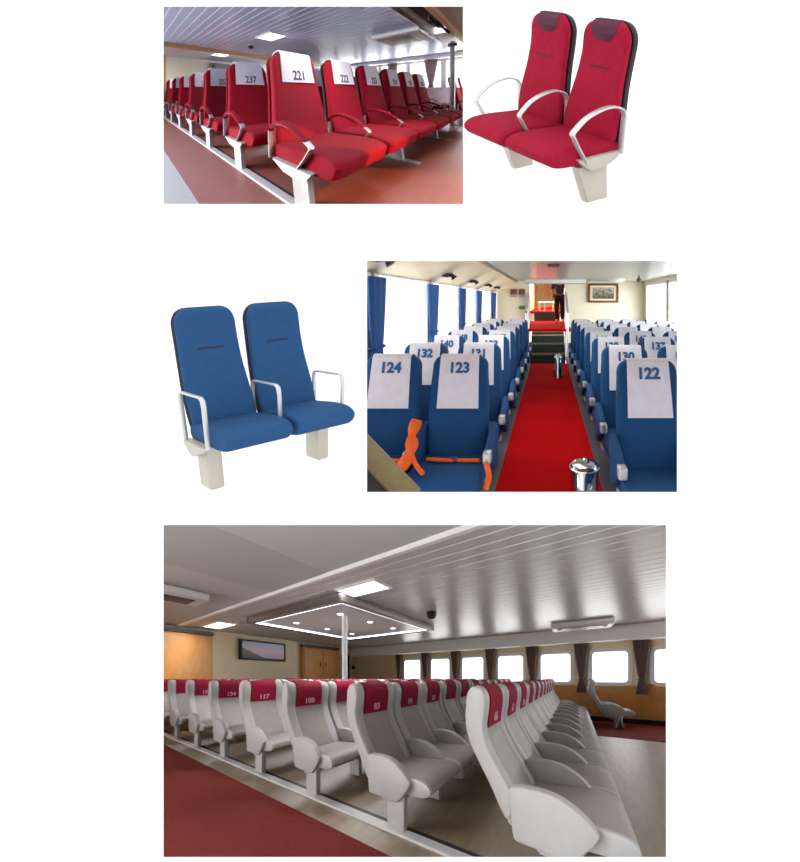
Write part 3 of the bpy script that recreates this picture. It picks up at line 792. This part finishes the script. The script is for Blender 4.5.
# end wall: cabinets, cream panels, door
struct('wall_back', H, Geo().box(-2.5, 8.2, 8.36, 8.42, 0, 2.45), 'cream')
for a0, a1, lb in ((.45, 2.70, 'tall orange wood cabinet with two doors beside the wall screen'), (5.35, 6.95, 'orange wood cabinet between the wall screen and the dark doorway')):
    r = root('cabinet', H, (a0, 8.3, 0), lb, 'cabinet', 'wood cabinets on the end wall'); w = a1-a0
    part('carcass', H, Geo().box(0, w, -.10, .05, 0, 2.26, .03), 'wood_or', r)
    for k in range(2):
        d = part('door', H, Geo().box(.03+k*w/2 if k else .03, (w/2-.012) if k == 0 else w-.03, -.125, -.10, .06, 2.2, .012), 'wood_or', r)
        part('handle', H, Geo().tube([(w/2+(-.12 if k == 0 else .12), -.15, 1.55), (w/2+(-.12 if k == 0 else .12), -.15, 1.72)], .014), 'dk_grey', d)
    part('top_recess', H, Geo().box(-.02, w+.02, -.10, .05, 2.27, 2.36), 'dk_grey', r)
r = root('wall_screen', H, (4.05, 8.3, 1.68), 'wide wall screen showing a sunset skyline above the grey seats', 'screen')
g = Geo()
for q in ((-.68, .68, 0, .05), (-.68, .68, .55, .60), (-.68, -.63, .05, .55), (.63, .68, .05, .55)): g.box(q[0], q[1], -.06, .05, q[2], q[3], .008)
part('frame', H, g, 'black', r)
part('display', H, Geo().box(-.63, .63, -.045, .03, .05, .55), 'sunset', r, uvs=lambda c: ((c.x+.63)/1.26, (c.z-.05)/.5))
r = tag(link('door_1', Geo().box(7.12, 7.62, 8.3, 8.37, 0, 2.1).mesh('door', M['maroon'], H.L), None, H.O), kind='structure')
spart('door_frame', H, Geo().box(7.05, 7.12, 8.28, 8.37, 0, 2.15).box(7.62, 7.69, 8.28, 8.37, 0, 2.15), 'white_pan', r)
one('fire_alarm', H, (7.85, 8.32, 1.5), Geo().box(-.06, .06, -.05, .03, 0, .16, .01), 'black', 'small black box on the end wall past the dark doorway', 'box')
# window wall
cb = [-1.36+1.22*k for k in range(-1, 8)]
holes = [(b+.20, b+1.02, .98, 1.86) for b in cb if b+1.02 < 6]
window_wall(H, 8.15, .08, -3.2, 8.4, .94, 2.45, holes, 'cream', 'right', 'plastic_w')
struct('wall_right', H, Geo().box(8.14, 8.23, -3.2, 8.4, 0, .94), 'wood_or')
struct('baseboard_right', H, Geo().box(8.10, 8.16, -3.2, 8.4, 0, .12), 'dk_brown')
for q in holes:
    WN[0] += 0
    window(H, 8.15, *q, 'plastic_w', rim=.045, R=.13)
for k, b in enumerate(cb):
    if b < -1.6 or b > 6.2: continue
    curtain(H, 8.06, b, .74, 2.06, 1.1, .34, .10, .22, 'curtain_br', 'dark taupe curtain on the window wall, %s from the lone seat end' % ORD[k-1], 'taupe curtains between the windows')
# ceiling things
lamp_panel(H, 2.43, 2.76, 2.2, 2.9, 2.43, 'large bright ceiling panel just in front of the square ceiling frame', 'ceiling lights over the grey seats', 20)
lamp_panel(H, 2.35, 2.70, 6.8, 7.8, 2.43, 'small bright ceiling panel above the wood cabinet', 'ceiling lights over the grey seats', 20)
r = root('ceiling_feature', H, (3.95, 4.38, 2.43), 'large square ceiling frame with light strips over the grey seats', 'ceiling frame')
g = Geo(); wa, wb, t = 1.45, 1.47, .10
for q in ((-wa, wa, -wb, -wb+t), (-wa, wa, wb-t, wb), (-wa, -wa+t, -wb+t, wb-t), (wa-t, wa, -wb+t, wb-t)): g.box(*q, -.14, -.002, .006)
part('frame', H, g, 'bronze', r)
part('soffit_panel', H, Geo().box(-wa+t, wa-t, -wb+t, wb-t, -.10, -.04), 'ceil_slat', r)
for q in ((-wa+t, wa-t, -wb+t, -wb+t+.05), (-wa+t, wa-t, wb-t-.05, wb-t), (-wa+t, -wa+t+.05, -wb+t+.05, wb-t-.05), (wa-t-.05, wa-t, -wb+t+.05, wb-t-.05)):
    part('light_strip', H, Geo().box(*q, -.125, -.10, .004), 'led', r)
for x in (-.8, 0, .8):
    for y in (-.7, .7): part('downlight', H, Geo().lathe([(.05, -.112), (.06, -.104), (.06, -.10)], (x, y), 14), 'lamp', r)
r = root('dome_camera', H, (4.16, 2.3, 2.43), 'dark dome camera under the brushed ceiling beside the square frame', 'camera')
part('mount', H, Geo().lathe([(.10, -.03), (.11, -.001)]), 'plastic_g', r)
part('dome', H, Geo().lathe([(.01, -.17), (.06, -.155), (.09, -.11), (.095, -.03)]), 'black', r)
r = root('air_conditioner', H, (6.95, -.1, 2.43), 'white ceiling air conditioner near the window wall of the grey hall', 'air conditioner')
part('casing', H, Geo().box(-.3, .3, -.62, .58, -.14, -.002, .05), 'plastic_w', r)
part('air_outlet', H, Geo().box(-.26, -.05, -.5, .46, -.155, -.135, .008), 'plastic_g', r)
for y in (-.45, .4): part('vent', H, Geo().lathe([(.04, -.17), (.05, -.14)], (-.15, y), 12), 'dk_grey', r)
r = root('air_conditioner', H, (1.28, 5.05, 2.45), 'white ceiling unit above the red carpet near the wood cabinet', 'air conditioner')
part('casing', H, Geo().box(-.5, .25, -.30, .30, -.12, -.002, .03), 'plastic_w', r)
part('air_outlet', H, Geo().box(-.45, .1, -.18, .18, -.135, -.115, .006), 'dk_grey', r)
one('light_tube', H, (.75, 4.9, 2.30), Geo().tube([(-.15, 0, 0), (.15, 0, 0)], .02).box(-.12, -.1, -.01, .01, 0, .15).box(.1, .12, -.01, .01, 0, .15), 'plastic_w', 'short pale tube hanging under the ceiling unit', 'light')
r = root('sprinkler', H, (.42, 3.9, 2.45), 'small black sprinkler head on the plain grey ceiling', 'sprinkler')
part('rose', H, Geo().lathe([(.03, -.02), (.04, -.001)]), 'black', r)
part('nozzle', H, Geo().lathe([(.012, -.06), (.02, -.02)]), 'black', r)
r = root('grab_pole', H, (3.22, 3.64, 0), 'white pole rising among the grey seats to the ceiling frame', 'pole')
part('pole', H, Geo().lathe([(.05, 0), (.05, 2.30)]), 'plastic_w', r)
part('base_flange', H, Geo().lathe([(.10, 0), (.10, .02), (.05, .03)]), 'alu', r)

# grey seats
SIDE = smooth([(.09, .34), (.17, .50), (.255, .66), (.315, .79), (.338, .90), (.335, 1.0), (.325, 1.09), (.285, 1.14), (.225, 1.13), (.195, 1.06), (.20, .96), (.21, .88), (.19, .78), (.13, .66), (.04, .51), (-.02, .40), (.0, .33)], 66, True)
PAD = smooth([(.06, .40), (.12, .53), (.195, .68), (.262, .84), (.277, .95), (.262, 1.05), (.262, 1.12), (.20, 1.115), (.188, 1.05), (.205, .95), (.19, .85), (.12, .70), (.045, .54), (-.005, .44)], 56, True)
SP_GREY = spine_fn([(.06, .46, .2), (.10, .62, .2), (.165, .75, .2), (.24, .88, .2), (.265, .98, .2), (.262, 1.08, .2), (.262, 1.142, .2)])
FAN = smooth([(.06, .51), (.03, .54), (-.06, .55), (-.18, .535), (-.29, .475), (-.36, .40), (-.36, .375), (-.33, .32), (-.275, .25), (-.24, .228), (-.19, .226), (.0, .232), (.035, .25), (.05, .38)], 56, True)
for L_ in (SIDE, PAD):
    for p in L_: p.y *= .968
for p in SP_GREY: p.y *= .968
GC = smooth([(.04, .29), (.05, .38), (-.15, .40), (-.35, .416), (-.46, .408), (-.515, .37), (-.51, .325), (-.44, .295), (-.25, .285)], 36, True)
def grey_template(H):
    T = []
    g = Geo(); g.pillow(GC, .02, .54, .02, 3); T.append(('seat_cushion', g.mesh('seat_cushion', M['grey_pad'], H.L, 50), 'darker grey seat cushion', None))
    g = Geo(); g.pillow(GC, .0, .035, .012, 3); T.append(('side_cap', g.mesh('side_cap', M['grey_lt'], H.L, 50), 'pale rounded side cap', 0))
    g = Geo(); g.pillow(SIDE, .0, .10, .04, 4); T.append(('side_wing', g.mesh('side_wing', M['grey_lt'], H.L, 50), 'pale side wing', None))
    g = Geo(); g.pillow(SIDE, .43, .53, .04, 4); T.append(('side_wing', g.mesh('side_wing', M['grey_lt'], H.L, 50), 'pale side wing', None))
    g = Geo(); g.pillow([(p.x+.012, p.y-.004) for p in SIDE], .06, .47, .03, 4); T.append(('backrest', g.mesh('backrest', M['grey_pad'], H.L, 50), 'darker grey back pad', None))
    g = Geo(); g.prism(COVER, .105, .425); T.append(('headrest_cover', g.mesh('headrest_cover', M['crimson'], H.L, 50), 'crimson headrest cover', None))
    g = Geo(); g.pillow(FAN, -.03, .035, .02, 4); T.append(('armrest', g.mesh('armrest', M['grey_lt'], H.L, 50), 'pale fan-shaped armrest panel', None))
    g = Geo(); g.pillow([(-.32, .30), (.0, .30), (-.10, .19), (-.26, .19)], .0, .06, .01, 2); T.append(('bracket', g.mesh('bracket', M['steel_lt'], H.L), None, None))
    g = Geo(); g.box(-.012, .04, -.30, -.14, .018, .31, .008); T.append(('pedestal', g.mesh('pedestal', M['steel_lt'], H.L), None, None))
    return T
# crimson cloth: follows the front of the back, over the top and down the rear
def cover_profile():
    P = [Vector((p.x+.012, p.y-.004)) for p in SIDE]; n = len(P)
    N = []
    for i in range(n):
        t = (P[(i+1) % n]-P[i-1]).normalized(); N.append(Vector((t.y, -t.x)))
    c = sum(P, Vector((0, 0)))/n
    idx = [i for i in range(n) if P[i].y > (.82 if P[i].x < .25 else .92)]
    # outline runs rear-up, top, front-down
    idx.sort()
    out = [P[i]+N[i]*.010 for i in idx]; inn = [P[i]+N[i]*.0015 for i in idx]
    return out+inn[::-1]
COVER = cover_profile()
GT = grey_template(H)
NUMPT = None
def grey_num(txt):
    P = [Vector((p.x+.012, p.y-.004)) for p in SIDE]; n = len(P)
    i = min((j for j in range(n) if P[j].x < .25), key=lambda j: abs(P[j].y-.895))
    t = (P[i-2]-P[(i+2) % n]).normalized()
    if t.y < 0: t = -t
    nn = Vector((-t.y, t.x)); c = P[i]+nn*.0125
    return text_geo(txt, .085, lambda x, y, d: Vector((.265+x, *(c+t*y+nn*(d+.001)))))
GEND = Geo().pillow(FAN, .525, .59, .02, 4).mesh('armrest', M['grey_lt'], H.L, 50)
GP = .56
for row in range(8):
    n = [11, 11, 11, 10, 9, 8, 8, 7][row]
    for k in range(n):
        num = 66+17*row+k
        if k == 0 and row == 0: lb = 'nearest grey seat with large pale armrest panel at the front row end'
        elif k == 0 and row < 5: lb = 'grey aisle seat with crimson cover numbered %d, %s row from the front' % (num, ORD[row])
        elif k == 0: lb = 'grey aisle seat with crimson cover, %s row from the front' % ORD[row]
        else: lb = 'grey seat, %s from the floor rail end, %s row from the front' % (ORD[k], ORD[row])
        r, made = instance(GT, 'passenger_seat', H, (1.51+k*GP, (.33+row*1.03) if row else .26, 0), lb, 'seat', 'grey seats with crimson covers in rows')
        if (k < 3 and row < 2) or (k == 0 and row < 6): part('seat_number', H, grey_num(str(num)), 'ink_pink', made[5])
        if k == n-1: link('armrest', GEND, r)['label'] = 'pale fan-shaped armrest panel'
r, made = instance(GT, 'passenger_seat', H, (7.2, -.60, 0), 'lone grey seat by the window wall facing the open floor', 'seat', None)
link('armrest', GEND, r)
r = root('leaflet', H, (7.12, -.84, .02), 'white folded leaflet standing under the lone grey seat', 'leaflet')
part('front_sheet', H, Geo().prism([(-.08, 0), (-.07, 0), (.0, .26), (-.01, .26)], -.02, .12), 'paper', r)
part('rear_sheet', H, Geo().prism([(.06, 0), (.07, 0), (.0, .26), (-.01, .26)], -.02, .12), 'paper', r)

# =================================================================== seat pairs in front of the partition
RP = Hall(*[tuple(c) for c in zip(*RED_PAIR[0])], RED_PAIR[1])
BP = Hall(*[tuple(c) for c in zip(*BLUE_PAIR[0])], BLUE_PAIR[1])
def slit(H, bk, x, z, w):
    p, t, nn = spine_at(SP_PAIR if H is RP else SP_WIDE, z); cc = Vector((p.x, p.y))+nn*.060
    g = Geo(); g.faces([[(x+.27+sx*w, *(cc+t*q*.006+nn*d)) for sx, q, d in ((-1, -1, 0), (1, -1, 0), (1, 1, 0), (-1, 1, 0))], [(x+.27+sx*w, *(cc+t*q*.004+nn*d)) for sx, q, d in ((-1, -1, .003), (1, -1, .003), (1, 1, .003), (-1, 1, .003))]])
    part('stitched_slit', H, g, 'darkseam' if H is RP else 'navy', bk, 'dark stitched slit')
def pair_seat(H, r, x, mm, shell, patch, arm):
    c = part('seat_cushion', H, cushion_geo(x+.01, x+.53, .045), mm, r, ang=50)
    g = Geo(); back_geo(g, SP_PAIR, .06, .0, .12, x+.27); b = part('backrest', H, g, mm, r, ang=50)
    g = Geo(); back_geo(g, SP_PAIR, -.001, .045, .12, x+.27, .004); part('back_shell', H, g, shell, r, 'dark rear shell' if shell == 'shell_dk' else None, ang=50)
    slit(H, b, x, .875, .09)
    return b
SP_PAIR = spine_fn([(0.045, .38, .245), (0.065, .50, .252), (.095, .64, .236), (.135, .80, .208), (.17, .95, .198), (.182, 1.05, .20), (.185, 1.165, .197)])
SP_WIDE = spine_fn([(0.02, .38, .25), (0.055, .50, .258), (.105, .64, .252), (.15, .80, .238), (.175, .95, .230), (.185, 1.05, .228), (.19, 1.165, .225)])
H = RP
r = root('twin_seat', H, (0, 0, 0), 'twin crimson seats with plum head patches and looped silver armrests on white', 'seat')
for x in (0, .56):
    b = pair_seat(H, r, x, 'red2', 'shell_dk', True, True)
    g = Geo()   # plum patch reaching over the head of the back
    top = SP_PAIR[-1].y; pts = []
    for i in range(15):
        d = .125*(1-i/14); q = max(0, .12-d); k = 1-.55*max(0, (q/.12-.7)/.3)**2
        p, t, nn = spine_at(SP_PAIR, top-d*.995); w = .05+.062*math.sin(min(1, (i+.4)/9)*PI/2)
        pts.append((Vector((p.x, p.y)), nn, w, k))
    c, nn, w, k = pts[-1]; pts += [(c+nn*.028+Vector((0, .0035)), nn*0, w*.97, 1), (c+Vector((0, .004)), nn*0, w*.9, 1)]
    rings = [[(x+.27+w, *(c+nn*(.0615*k))) for c, nn, w, k in pts]+[(x+.27-w, *(c+nn*(.0615*k))) for c, nn, w, k in pts[::-1]],
             [(x+.27+w, *(c+nn*(.057*k)-Vector((0, .003)))) for c, nn, w, k in pts]+[(x+.27-w, *(c+nn*(.057*k)-Vector((0, .003)))) for c, nn, w, k in pts[::-1]]]
    bmv = [[g.bm.verts.new(q) for q in R] for R in rings]
    n = len(pts)
    for i in range(n-1):
        for V, fl in ((bmv[0], 1), (bmv[1], 0)):
            q = [V[i], V[i+1], V[2*n-2-i], V[2*n-1-i]]; g.bm.faces.new(q if fl else q[::-1])
    for i in range(2*n): g.bm.faces.new([bmv[0][i], bmv[0][(i+1) % (2*n)], bmv[1][(i+1) % (2*n)], bmv[1][i]])
    part('head_patch', H, g, 'purple', b, 'plum head patch', ang=60)
for x in (-.02, .545, 1.11): part('armrest', H, arm_geo(x, .05, .016), 'alu', r, 'silver looped armrest', ang=50)
for x in (.17, 1.04):
    part('pedestal', H, Geo().pillow([(-.27, .30), (-.02, .30), (.0, .0), (-.18, .0)], x-.04, x+.04, .02, 3), 'steel_bg', r, ang=50)
part('bracket', H, Geo().pillow([(-.30, .375), (.06, .375), (.02, .315), (-.08, .27), (-.20, .27)], 1.02, 1.12, .02, 3), 'steel_bg', r)
part('support_beam', H, Geo().box(.1, 1.05, -.16, -.08, .25, .315, .01), 'steel_bg', r)

H = BP
r = root('twin_seat', H, (0, 0, 0), 'twin blue seats with rounded backs and squared metal armrests against white', 'seat')
for x in (0, .56):
    part('seat_cushion', H, cushion_geo(x+.01, x+.53, .045), 'blue2', r, ang=50)
    g = Geo(); back_geo(g, SP_WIDE, .06, .0, .105, x+.27); bk = part('backrest', H, g, 'blue2', r, ang=50)
    g = Geo(); back_geo(g, SP_WIDE, .003, .036, .105, x+.27, .006); part('back_shell', H, g, 'navy', r, 'dark navy side band', ang=50)
    slit(H, bk, x, .90, .10)
for x in (-.03, .545, 1.12):
    part('armrest', H, Geo().ribbon([(.055, .33), (.055, .60), (.045, .645), (.02, .66), (-.28, .66), (-.305, .645), (-.315, .60), (-.30, .33)], .036, .013, x), 'alu', r, 'squared metal armrest', ang=50)
part('seat_pan', H, Geo().pillow([(.07, .335), (-.30, .335), (-.28, .31), (-.06, .235), (.0, .25)], -.05, 1.14, .015, 3), 'steel_bg', r, 'pale metal seat pan')
for x in (.07, 1.03):
    part('pedestal', H, Geo().pillow([(-.17, .30), (.0, .30), (.01, .02), (-.01, .0), (-.15, .0), (-.165, .02)], x-.06, x+.06, .03, 3), 'steel_bg', r, ang=50)
# each pair hangs on a short white bracket fixed to the partition behind its beam
for HH, p in ((RP, (.83, .14, .80)), (BP, (.27, .14, .80))):
    A_ = HH.at(*p); D_ = A_+(HH.B*.9+Vector((0, .1, 0))).normalized()*.02
    k_ = (1.8-A_.y)/A_.y; B_ = A_+(A_-Vector((0, 0, EYE)))*k_
    g = Geo(); g.tube([A_, B_], .02, 10)
    tag(link('trim_10' if HH is RP else 'trim_11', g.mesh('wall_bracket', M['paper_wall'])), kind='structure')

# =================================================================== light
w = bpy.data.worlds.new('overcast sky'); S.world = w; w.use_nodes = True
nt = w.node_tree; bg = nt.nodes['Background']
tc = nt.nodes.new('ShaderNodeTexCoord'); sp = nt.nodes.new('ShaderNodeSeparateXYZ'); nt.links.new(tc.outputs['Generated'], sp.inputs[0])
mr = nt.nodes.new('ShaderNodeMapRange'); mr.inputs['From Min'].default_value = -1; mr.inputs['From Max'].default_value = 1
mr.inputs['To Min'].default_value = WORLD[0]; mr.inputs['To Max'].default_value = WORLD[1]
nt.links.new(sp.outputs['Z'], mr.inputs['Value']); nt.links.new(mr.outputs[0], bg.inputs['Strength'])
bg.inputs['Color'].default_value = (.98, .99, 1, 1)

def daylight_or_fill(H, a, b0, b1, h0, h1, watts, sgn, col=(1, 1, 1)):
    """bright sky outside a window wall; also used for added side fill"""
    d = bpy.data.lights.new('window daylight', 'AREA'); d.shape = 'RECTANGLE'; d.energy = watts; d.color = col
    x = H.B.normalized(); n = x.cross(Vector((0, 0, 1))).normalized()
    if n.dot(H.A)*sgn < 0: n = -n
    z = -n; y = z.cross(x)
    d.size = H.B.length*(b1-b0); d.size_y = h1-h0
    o = bpy.data.objects.new('window daylight', d); COL.objects.link(o)
    m = Matrix((x, y, z)).transposed().to_4x4(); m.translation = H.at(a, (b0+b1)/2, (h0+h1)/2); o.matrix_world = m
daylight_or_fill(RED, 8.75, -2, 9, .8, 2.2, 900, -1)
daylight_or_fill(RED, -1.8, 2.9, 8.8, .5, 2.1, 400, 1)  # side fill added to brighten ceiling and seats; no windows built here
area(RED, (2.0, 1.0, 2.15), .9, 45)  # unseen fill added above the opening to light the front seats
area(RED, (2.54, 4.09, 2.17), .4, 30, sy=.55)
area(RED, (2.42, 7.22, 2.13), .4, 80, sy=.5)
daylight_or_fill(BLUE, -2.2, 2.6, 11.5, .6, 2.0, 200, 1)
daylight_or_fill(BLUE, 3.6, 5, 11.5, .6, 2.1, 260, -1)
area(BLUE, (0, 3.9, 2.1), 1.2, 28, (1, .98, .9), sy=2)  # unseen overhead fill added for the near blue rows
area(BLUE, (-.1, 15, 3.1), .8, 480, (1, .93, .82), sy=5)  # unseen light added over the corridor to brighten it
daylight_or_fill(GREY, 8.7, -3.2, 8.4, .8, 2.1, 420, -1)
daylight_or_fill(GREY, -2.0, 5.0, 8.3, .5, 2.1, 170, 1)  # added fill from the open carpet side, which has no window wall
area(GREY, (.2, 2.6, 2.38), .9, 25)  # added fill, out of view above the dull red carpet
area(GREY, (2.6, 2.55, 2.40), .3, 35, sy=.65)
area(GREY, (2.52, 7.3, 2.40), .3, 26, sy=.9)
area(GREY, (3.95, 4.38, 2.31), 1.6, 150)
# low warm sun through the deck door, onto the floor before the front row
d = bpy.data.lights.new('door sunlight', 'SPOT'); d.energy = 800; d.color = (1, .42, .14); d.spot_size = .62; d.spot_blend = .15; d.shadow_soft_size = .02
o = bpy.data.objects.new('door sunlight', d); COL.objects.link(o); o.location = RED.at(3.2, -1.5, 2.0)
o.rotation_euler = (RED.at(2.15, .42, 0)-o.location).to_track_quat('-Z', 'Y').to_euler()

# =================================================================== camera
cd = bpy.data.cameras.new('camera'); cam = bpy.data.objects.new('camera', cd); COL.objects.link(cam)
cam.location = (0, 0, EYE); cam.rotation_euler = (PI/2, 0, 0)
cd.sensor_fit = 'HORIZONTAL'; cd.angle = 2*math.atan(400/500); cd.clip_start = .05; cd.clip_end = 200
S.camera = cam
S.view_settings.view_transform = 'Standard'; S.view_settings.look = 'None'; S.view_settings.exposure = 0; S.view_settings.gamma = 1
S.cycles.max_bounces = 8; S.cycles.transparent_max_bounces = 16
